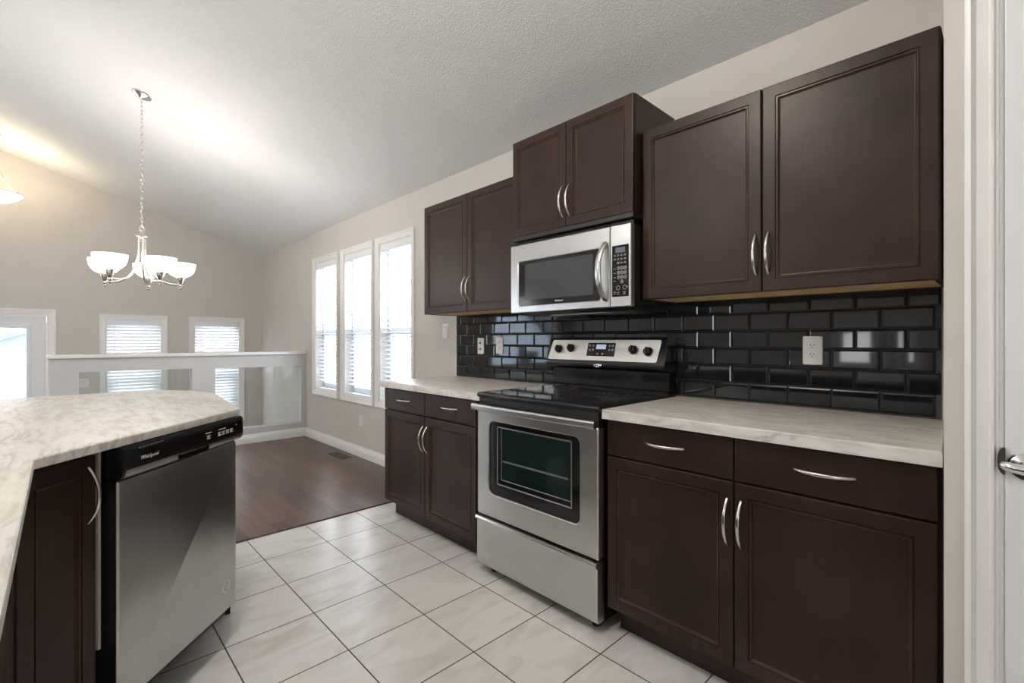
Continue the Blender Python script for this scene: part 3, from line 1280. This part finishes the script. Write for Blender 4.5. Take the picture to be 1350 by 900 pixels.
# bar handle
bm = B()
sec = rrect(-.016, .016, -.010, .010, .008, 4)
vs = []
for k in range(13):
    x = -.004 + (W + .008) * k / 12
    q = abs(k / 12 * 2 - 1)
    yo = -.708 + .010 * q ** 3
    vs.append([bm.verts.new((x, yo + b_, .855 + a_)) for a_, b_ in sec])
for a, b in zip(vs, vs[1:]):
    for k in range(len(sec)):
        bm.faces.new([a[k], a[(k + 1) % len(sec)], b[(k + 1) % len(sec)], b[k]])
bm.faces.new(list(reversed(vs[0])))
bm.faces.new(vs[-1])
for x in (.02, W - .06):
    box(bm, x, x + .04, -.700, -.66, .846, .864, .003)
put('handle', bm, STEEL, od, 40)
bm = B()
box(bm, .004, W - .004, -.660, -.62, .838, .868)
put('door_top', bm, BLACKM, od)
# storage drawer
bm = B()
prism(bm, [(-.63, .052), (-.668, .052), (-.672, .056), (-.672, .272), (-.682, .278), (-.686, .286), (-.682, .296), (-.668, .298), (-.63, .298)], 'x', .002, W - .002)
put('storage_drawer', bm, STEEL, rg, 30)
for x in (.06, W - .06):
    bm = B()
    lathe(bm, [(0, 0), (.018, 0), (.018, .012), (.010, .016), (.010, .047), (0, .047)], (x, -.60, 0), 14)
    put('foot', bm, BLACKM, rg, 40)
# backguard
bm = B()
prism(bm, [(-.012, .900), (-.090, .900), (-.090, .935), (-.078, .942), (-.078, 1.040), (-.012, 1.040)], 'x', .006, W - .006)
put('backguard', bm, BLACKG, rg, 30)
bm = B()
prism(bm, [(-.012, 1.030), (-.088, 1.030), (-.118, 1.036), (-.138, 1.048), (-.142, 1.060), (-.138, 1.078), (-.104, 1.196), (-.098, 1.204), (-.088, 1.208), (-.012, 1.208)], 'x', .0, W)
bmesh.ops.bevel(bm, geom=[e for e in bm.edges if abs(e.verts[0].co.x - e.verts[1].co.x) < 1e-6], offset=.004, segments=2, affect='EDGES')
cs = put('console', bm, BLACKS, rg, 40)
TA = math.atan2(.034, .118)


def oncon(x, s, out=0.0):
    # s measured up the sloped face from its lower edge
    c, sn = math.cos(TA), math.sin(TA)
    return Matrix.Translation((x, -.138 + s * sn - out * c, 1.078 + s * c - out * sn)) @ Matrix.Rotation(-TA, 4, 'X')


bm = B()
t = bmesh.new()
pl = [(.022, .004), (W - .050, .004), (W - .040, .010), (W - .030, .112), (W - .036, .119), (.040, .119), (.033, .113), (.016, .010)]
v0 = [t.verts.new((x, 0.001, z)) for x, z in pl]
v1 = [t.verts.new((x, -.0035, z)) for x, z in pl]
t.faces.new(v1)
for k in range(len(pl)):
    t.faces.new([v0[k], v0[(k + 1) % len(pl)], v1[(k + 1) % len(pl)], v1[k]])
merge(bm, t, 0, oncon(0, 0))
bmesh.ops.recalc_face_normals(bm, faces=bm.faces)
cpn = put('control_panel', bm, mat_steel('satin_panel', (.70, .69, .67), .34), rg)
for x, s in ((.090, .066), (.178, .072), (.580, .068), (.666, .060)):
    bm = B()
    t = bmesh.new()
    lathe(t, [(0, .024), (.0165, .024), (.0190, .021), (.0205, .006), (.0235, .003), (.0235, 0)], (0, 0, 0), 24, RX90)
    box(t, -.0040, .0040, -.032, -.020, -.0185, .0185, .0015)
    merge(bm, t, 0, oncon(x, s, .0035))
    kb = put('knob', bm, BLACKM, rg, 35)
    bm = B()
    t = bmesh.new()
    torus(t, .0275, .0008, (0, 0, 0), RX90, 32, 4)
    for q in range(5):
        aa = -.6 + q * 1.05
        box(t,   .0310 * math.cos(aa) - .0012,   .0310 * math.cos(aa) + .0012, -.0006, .0006,   .0310 * math.sin(aa) - .0012,   .0310 * math.sin(aa) + .0012)
    merge(bm, t, 0, oncon(x, s, .0036))
    put('dial_mark', bm, BLACKM, kb)
bm = B()
t = bmesh.new()
rings(t, .292, .470, .030, .104, [(0, .001), (0, -.0015), (.001, -.0020)], .002, 3)
merge(bm, t, 0, oncon(0, 0, .0035))
dsp = put('display', bm, BLACKG, rg)
bm = B()
t = bmesh.new()
rings(t, .350, .412, .070, .096, [(0, .0), (0, -.0008)], .002, 3)
merge(bm, t, 0, oncon(0, 0, .0055))
put('clock_face', bm, LCDB, dsp)
for (cx_, cz_) in ((.308, .090), (.308, .066), (.330, .090), (.330, .066), (.436, .090), (.436, .066), (.456, .090), (.456, .066), (.365, .044), (.395, .044)):
    bm = B()
    t = bmesh.new()
    rings(t, cx_ - .006, cx_ + .006, cz_ - .006, cz_ + .006, [(0, 0), (0, -.0006)], .004, 3)
    merge(bm, t, 0, oncon(0, 0, .0055))
    put('touch_button', bm, INKG, dsp)
bm = B()
t = bmesh.new()
lathe(t, [(0, .004), (.8, .004), (1.0, .0015), (1.02, 0)], (0, 0, 0), 32, RX90)
bmesh.ops.transform(t, matrix=Matrix.Diagonal((.026, 1, .0105, 1)), verts=t.verts)
merge(bm, t, 0, Matrix.Translation((.372, -.1405, 1.056)))
bd = put('badge', bm, CHROME, rg, 40)
bm = B()
merge(bm, text_bm('Whirlpool', .0085), 0, Matrix.Translation((.372, -.1450, 1.056)))
put('badge_lettering', bm, BLACKM, bd)

# ------------------------------------------------------------------ microwave
mw = thing('microwave', 'stainless over the range microwave with black window and keypad', 'microwave', (0, 1.894, 1.342), -PI / 2)
W, H = .763, .368
bm = B()
box(bm, .004, W - .002, -.385, -.010, .004, .366)
box(bm, .02, W - .02, -.360, -.010, .366, .395)
put('body', bm, BLACKS, mw)
bm = B()
DX = .652
WX0, WX1, WZ0, WZ1 = .058, .598, .036, .276
outer = rrect(0, DX, 0, H, .004, 4)
o2 = rrect(.003, DX - .003, .003, H - .003, .004, 4)
i1 = rrect(WX0 - .004, WX1 + .004, WZ0 - .004, WZ1 + .004, .012, 4)
i2 = rrect(WX0, WX1, WZ0, WZ1, .010, 4)
ringface(bm, outer, -.387, outer, -.412)
ringface(bm, outer, -.412, o2, -.415)
ringface(bm, o2, -.415, i1, -.415)
ringface(bm, i1, -.415, i2, -.411)
ringface(bm, i2, -.411, i2, -.395)
ringface(bm, outer, -.387, i2, -.395)
bmesh.ops.remove_doubles(bm, verts=bm.verts, dist=1e-5)
md = put('door', bm, STEEL, mw, 30)
bm = B()
rings(bm, WX0 + .0004, WX1 - .0004, WZ0 + .0004, WZ1 - .0004, [(0, -.396), (0, -.4095), (.001, -.410)], .010, 4)
wd = md
put('window', bm, BLACKG, md)
bm = B()
rings(bm, .106, .556, .066, .258, [(0, -.4095), (0, -.4104)], .003, 3)
put('screen', bm, MWSCR, wd)
bm = B()
merge(bm, text_bm('Whirlpool', .0125), 0, Matrix.Translation((.345, -.4106, .0505)))
put('logo', bm, INKW, wd)
bm = B()
pts, rad = [], []
for i in range(17):
    t_ = i / 16 * 2 - 1
    pts.append((.630 - .008 * (1 - t_ * t_), -.415 - .046 * (1 - abs(t_) ** 2.4) - .004, .165 + .132 * t_))
    rad.append(.0160 - .0040 * abs(t_) ** 2)
pts = [(.630, -.413, .033)] + pts + [(.630, -.413, .297)]
rad = [.009] + rad + [.009]
tube(bm, pts, rad, 14, .50, up=(0, 1, 0))
put('handle', bm, STEEL, md, 50)
bm = B()
rings(bm, DX + .003, W, 0, H, [(0, -.387), (0, -.412), (.003, -.415)], .004, 4)
mc = put('control_column', bm, STEEL, mw, 30)
bm = B()
KX0, KX1, KZ0, KZ1 = .666, .752, .045, .276
rings(bm, KX0, KX1, KZ0, KZ1, [(0, -.4145), (0, -.4158), (.001, -.4163)], .002, 3)
kp = put('keypad', bm, BLACKG, mw)
bm = B()
rings(bm, KX0 + .018, KX1 - .018, KZ1 - .034, KZ1 - .010, [(0, -.4160), (0, -.4168)], .001, 2)
put('display', bm, LCD, kp)


def keydisc(x, z, r, s=None):
    bm = B()
    torus(bm, r, .0007, (x, -.4164, z), RX90, 20, 4)
    if s:
        merge(bm, text_bm(s, r * 1.5), 0, Matrix.Translation((x, -.4166, z)))
    return put('key', bm, INKW, kp)


for i, s in enumerate('1234567890'):
    c, rr = (i % 3, i // 3) if i < 9 else (1, 3)
    keydisc(KX0 + .034 + c * .0175, KZ0 + .128 - rr * .0205, .0072, s)
for x, z in ((KX0 + .032, KZ0 + .040), (KX0 + .066, KZ0 + .040)):
    keydisc(x, z, .0090)
bm = B()
for rr in range(3):
    for c in range(4):
        x, z = KX0 + .015 + c * .0175, KZ0 + .186 - rr * .017
        if rr == 2 and c in (0,):
            continue
        rings(bm, x - .006, x + .006, z - .0035, z - .0012, [(0, -.4160), (0, -.4167)])
        rings(bm, x - .005, x + .004, z + .0012, z + .0035, [(0, -.4160), (0, -.4167)])
put('key_print', bm, INKG, kp)
bm = B()
for z in (.125, .105, .085, .070, .020, .012):
    if z == .020:
        put('caption_print', bm, INKG, kp)
        bm = B()
    rings(bm, KX0 + .008, KX0 + .019, KZ0 + z, KZ0 + z + .003, [(0, -.4160), (0, -.4167)])
put('caption_print', bm, INKG, kp)
bm = B()
for x, z in ((.032, .018), (.032, .010), (.064, .018), (.064, .010), (.080, .040)):
    rings(bm, KX0 + x - .006, KX0 + x + .006, KZ0 + z, KZ0 + z + .003, [(0, -.4160), (0, -.4167)])
put('timer_print', bm, INKG, kp)
bm = B()
prism(bm, [(-.360, .004), (-.345, -.014), (-.04, -.014), (-.02, .004)], 'x', .05, W - .03)
us = put('underside', bm, BLACKM, mw)
bm = B()
box(bm, .22, .56, -.335, -.255, -.0165, -.0135, .001)
o = put('lamp_lens', bm, PLASTW, us)
for x in (.10, .42):
    bm = B()
    box(bm, x, x + .26, -.235, -.06, -.0165, -.0135, .001)
    put('grease_filter', bm, STEELD, us)


# ------------------------------------------------------------------ outlets and switches (local front is -y, centre of plate on origin)
def plate(name, label, cat, loc, rotz, kind, w=.070, h=.116, group=None):
    r = thing(name, label, cat, loc, rotz, group)
    bm = B()
    rings(bm, -w / 2, w / 2, -h / 2, h / 2, [(0, 0), (0, -.003), (.003, -.0055), (.006, -.006)], .005, 4)
    put('cover_plate', bm, PLASTW, r, 30)
    if kind == 'duplex':
        bm = B()
        rings(bm, -.0165, .0165, -.034, .034, [(0, -.005), (0, -.0075), (.001, -.008)], .002, 3)
        sk = put('socket', bm, PLASTW, r)
        for zc in (-.019, .019):
            bm = B()
            box(bm, -.0075, -.0050, -.0086, -.0075, zc + .000, zc + .008)
            box(bm, .0050, .0075, -.0086, -.0075, zc + .001, zc + .007)
            lathe(bm, [(0, .0006), (.0024, .0006), (.0024, 0)], (0, -.008, zc - .006), 10, RX90)
            put('socket_slot', bm, SLOT, sk)
    elif kind == 'rocker':
        bm = B()
        prism(bm, [(-.005, -.033), (-.0075, -.033), (-.0105, .033), (-.005, .033)], 'x', -.0165, .0165)
        put('rocker', bm, PLASTW, r)
    elif kind == 'coax':
        for zc in (-.022, .022):
            bm = B()
            lathe(bm, [(0, .010), (.0028, .010), (.0045, .010), (.0045, .002), (.0075, .002), (.0075, 0)], (0, -.006, zc), 12, RX90)
            put('jack', bm, SLOT, r, 40)
    for zc in (-h / 2 + .010, h / 2 - .010):
        bm = B()
        lathe(bm, [(0, .001), (.002, .001), (.0028, 0)], (0, -.006, zc), 10, RX90)
        put('screw', bm, PLASTW, r, 40)
    return r


TX = -.0125
plate('outlet', 'white duplex outlet on the black tiles under the largest wall cabinet', 'outlet', (TX, .537, 1.150), -PI / 2, 'duplex')
plate('outlet', 'white duplex outlet on the black tiles between the jack plate and range', 'outlet', (TX, 2.425, 1.155), -PI / 2, 'duplex')
plate('wall_jack', 'white two hole jack plate on the black tiles near their beige end', 'wall plate', (TX, 2.627, 1.150), -PI / 2, 'coax')
plate('light_switch', 'white rocker switch on the beige wall between window and tiles', 'switch', (0, 3.084, 1.262), -PI / 2, 'rocker')
plate('outlet', 'white outlet low on the beige wall under the middle window', 'outlet', (0, 4.54, .364), -PI / 2, 'duplex')
plate('light_switch', 'white double switch on the far wall by the glazed door, seen through glass', 'switch', (-2.025, YF, .66), 0, 'rocker', .115, .116)

# floor register
fv = thing('floor_register', 'brown slotted floor register in the hardwood beside the baseboard', 'vent', (-.135, 4.75, 0), 0)
bm = B()
box(bm, -.055, .055, -.16, .16, -.001, .004, .002)
put('frame', bm, VENTM, fv)
bm = B()
for i in range(12):
    for j in (-1, 1):
        box(bm, j * .024 - .018, j * .024 + .018, -.14 + i * .0245, -.128 + i * .0245, .0035, .0046)
put('slots', bm, SLOT, fv)


# ------------------------------------------------------------------ lamps
def point(name, loc, watts, color, rad=.03, parent=None):
    l = bpy.data.lights.new(name, 'POINT')
    l.energy = watts
    l.color = color
    l.shadow_soft_size = rad
    o = bpy.data.objects.new(name, l)
    COL.objects.link(o)
    o.location = loc
    if parent:
        o.parent = parent
    return o


WARM = (1.0, .965, .93)
CHX, CHY = -1.782, 4.496
CHZ = Z0 - SL * CHX
ch = thing('chandelier', 'brushed nickel chandelier with five white bowl shades on a long chain', 'chandelier', (CHX, CHY, 0), 0)
bm = B()
t = bmesh.new()
lathe(t, [(0, -.030), (.012, -.030), (.018, -.024), (.045, -.016), (.060, -.006), (.064, 0), (.064, .004)], (0, 0, 0), 28)
merge(bm, t, 0, Matrix.Translation((0, 0, CHZ - .004)) @ Matrix.Rotation(math.atan(SL), 4, 'Y'))
put('canopy', bm, NICKEL, ch, 40)
bm = B()
ztop, zbot = CHZ - .030, 2.045
nl = int((ztop - zbot) / .030)
for i in range(nl):
    z = ztop - .018 - i * (ztop - zbot - .02) / nl
    M = Matrix.Rotation(PI / 2 * (i % 2) + .4, 4, 'Z') @ Matrix.Rotation(PI / 2, 4, 'X')
    torus(bm, .010, .0018, (0, 0, z), M, 12, 5, .75, 1.85)
put('chain', bm, NICKEL, ch, 40)
bm = B()
torus(bm, .016, .0025, (0, 0, 2.033), Matrix.Rotation(PI / 2, 4, 'X'), 16, 6)
lathe(bm, [(0, 2.018), (.008, 2.018), (.009, 2.000), (.014, 1.992), (.034, 1.984), (.036, 1.976), (.022, 1.968), (.022, 1.95), (.010, 1.94), (0, 1.94)], (0, 0, 0), 24)
put('hub', bm, NICKEL, ch, 40)
AR = .245
a_cam = math.atan2(0 - CHY, -2.231 - CHX)           # direction towards the viewer's side of the room
for i, dgr in enumerate((-46, 26, 98, 170, 242)):
    a = a_cam + math.radians(dgr)
    ca, sa = math.cos(a), math.sin(a)
    bm = B()
    prof = [(.020, 1.968), (.022, 1.90), (.027, 1.83), (.038, 1.765), (.062, 1.705), (.100, 1.660), (.150, 1.636), (.200, 1.628), (AR, 1.634)]
    # smooth the profile
    pp = []
    for k in range(len(prof) - 1):
        for q in range(3):
            f = q / 3
            p0, p1, p2, p3 = prof[max(k - 1, 0)], prof[k], prof[k + 1], prof[min(k + 2, len(prof) - 1)]
            pp.append(tuple(.5 * (2 * p1[c] + (p2[c] - p0[c]) * f + (2 * p0[c] - 5 * p1[c] + 4 * p2[c] - p3[c]) * f * f + (3 * p1[c] - p0[c] - 3 * p2[c] + p3[c]) * f ** 3) for c in (0, 1)))
    pp.append(prof[-1])
    tube(bm, [(r * ca, r * sa, z) for r, z in pp], .0068, 8, 1.0, up=(-sa, ca, 0))
    lathe(bm, [(0, 1.592), (.005, 1.594), (.009, 1.602), (.005, 1.610), (.012, 1.614), (.014, 1.624), (.009, 1.632), (.014, 1.640), (.026, 1.668), (.030, 1.684), (.030, 1.690), (0, 1.690)], (AR * ca, AR * sa, 0), 18)
    arm = put('arm', bm, NICKEL, ch, 50)
    bm = B()
    lathe(bm, [(0, 1.688), (.034, 1.690), (.066, 1.706), (.088, 1.732), (.098, 1.765), (.101, 1.796), (.097, 1.796), (.094, 1.765), (.084, 1.735), (.062, 1.711), (.030, 1.696), (0, 1.695)], (AR * ca, AR * sa, 0), 30)
    sh = put('lamp_shade', bm, SHADE, ch, 60)
    bm = B()
    lathe(bm, [(0, 1.696), (.012, 1.698), (.012, 1.715), (.022, 1.735), (.026, 1.752), (.020, 1.770), (0, 1.778)], (AR * ca, AR * sa, 0), 14)
    put('bulb', bm, BULBM, sh, 60)
    point('bulb_light', (CHX + AR * ca, CHY + AR * sa, 1.805), LAMP_BULB, WARM, .03)

# hanging bowl lamp by the far wall
BX, BY, BZ = -2.73, 7.20, 2.715
bw = thing('pendant_light', 'glowing white glass bowl lamp hung on thin rods by the far wall', 'lamp', (BX, BY, 0), 0)
bm = B()
lathe(bm, [(0, BZ - .105), (.05, BZ - .101), (.12, BZ - .080), (.18, BZ - .045), (.225, BZ), (.218, BZ), (.174, BZ - .040), (.116, BZ - .073), (.05, BZ - .094), (0, BZ - .098)], (0, 0, 0), 40)
put('bowl', bm, BOWLM, bw, 60)
bm = B()
torus(bm, .228, .004, (0, 0, BZ), None, 48, 6)
put('rim', bm, NICKEL, bw, 40)
zc = Z0 - SL * BX
for k in range(3):
    a = math.radians(-43.6 + 120 * k)
    bm = B()
    tube(bm, [(.010 * math.cos(a), .010 * math.sin(a), BZ + .29), (.228 * math.cos(a), .228 * math.sin(a), BZ + .004)], .0030, 6)
    tube(bm, [(.222 * math.cos(a), .222 * math.sin(a), BZ), (.262 * math.cos(a), .262 * math.sin(a), BZ)], .006, 8)
    put('rod', bm, NICKEL, bw, 40)
bm = B()
lathe(bm, [(0, BZ + .27), (.02, BZ + .27), (.02, BZ + .30), (.008, BZ + .31), (.008, zc - .03), (.06, zc - .02), (.06, zc + .015), (0, zc + .015)], (0, 0, 0), 20)
put('stem', bm, NICKEL, bw, 40)
point('bowl_light', (BX, BY, BZ + .02), LAMP_BOWL, (1.0, .82, .56), .17)


# flush ceiling lamps added out of view over kitchen and living room as fill
def flush(label, x, y, watts, color=(1.0, .975, .945)):
    z = Z0 - SL * x if x > XR else Z0 - SL * (2 * XR - x)
    r = thing('fill_ceiling_light', label, 'lamp', (x, y, z), 0)
    bm = B()
    lathe(bm, [(0, .06), (.16, .06), (.17, -.05), (.16, -.06), (0, -.06)], (0, 0, 0), 32)
    put('base', bm, NICKEL, r, 40)
    bm = B()
    lathe(bm, [(.155, -.06), (.150, -.085), (.11, -.125), (.05, -.145), (0, -.15)], (0, 0, 0), 32)
    put('glass_bowl', bm, BOWLM, r, 60)
    point('fill_ceiling_glow', (x, y, z - .24), watts, color, .12)


flush('added unseen round frosted fill lamp over the kitchen aisle', -2.1, 1.15, FILL_KITCHEN, (1.0, .92, .80))
flush('added unseen round frosted fill lamp over the living area', -5.4, 3.2, FILL_LIVING)

# ------------------------------------------------------------------ outdoors
bm = B()
box(bm, -60, 60, YF + .5, 90, -1.6, -1.5)
box(bm, .6, 60, -40, YF + .5, -1.6, -1.5)
box(bm, -60, XL - .6, -40, YF + .5, -1.6, -1.5)
struct('ground', bm, SNOW)


def house(label, x, y, w, d, h, rh, rotz, siding=None):
    r = thing('house', label, 'house', (x, y, -1.5), rotz)
    bm = B()
    box(bm, -w / 2, w / 2, -d / 2, d / 2, 0, h)
    prism(bm, [(-w / 2, h), (w / 2, h), (0, h + rh)], 'y', -d / 2, d / 2)
    put('walls', bm, siding or SIDING, r)
    bm = B()
    k = rh / (w / 2)
    prism(bm, [(-w / 2 - .4, h - .4 * k), (0, h + rh), (w / 2 + .4, h - .4 * k), (w / 2 + .4, h - .4 * k + .2), (0, h + rh + .25), (-w / 2 - .4, h - .4 * k + .2)], 'y', -d / 2 - .4, d / 2 + .4)
    put('roof', bm, ROOFM, r)
    for xx in (-w * .25, w * .25):
        for zz in (.8, 3.2):
            if zz + 1.2 > h:
                continue
            bm = B()
            box(bm, xx - .7, xx + .7, -d / 2 - .06, -d / 2 + .1, zz, zz + 1.2)
            put('window', bm, DARKW, r)


house('grey gabled house outside, seen through the glazed door', -2.7, 34, 6.4, 9, 1.9, 1.35, 0)
house('grey house outside, seen through the side wall windows', 38, 44, 12, 9, 2.4, 1.6, -PI / 3)
PALES = simple('pale_blue_siding', (.62, .72, .84), .7, noise=.05, scale=3)
for i, (hx, hy, hw_) in enumerate(((-22.0, 30, 8), (-32.5, 29, 9), (-43.5, 30, 8))):
    house(['pale house outside the living room window, first of the row', 'pale house outside the living room window, middle of the row', 'pale house outside the living room window, end of the row'][i], hx, hy, hw_, 9, 3.2, 2.6, 0, PALES)
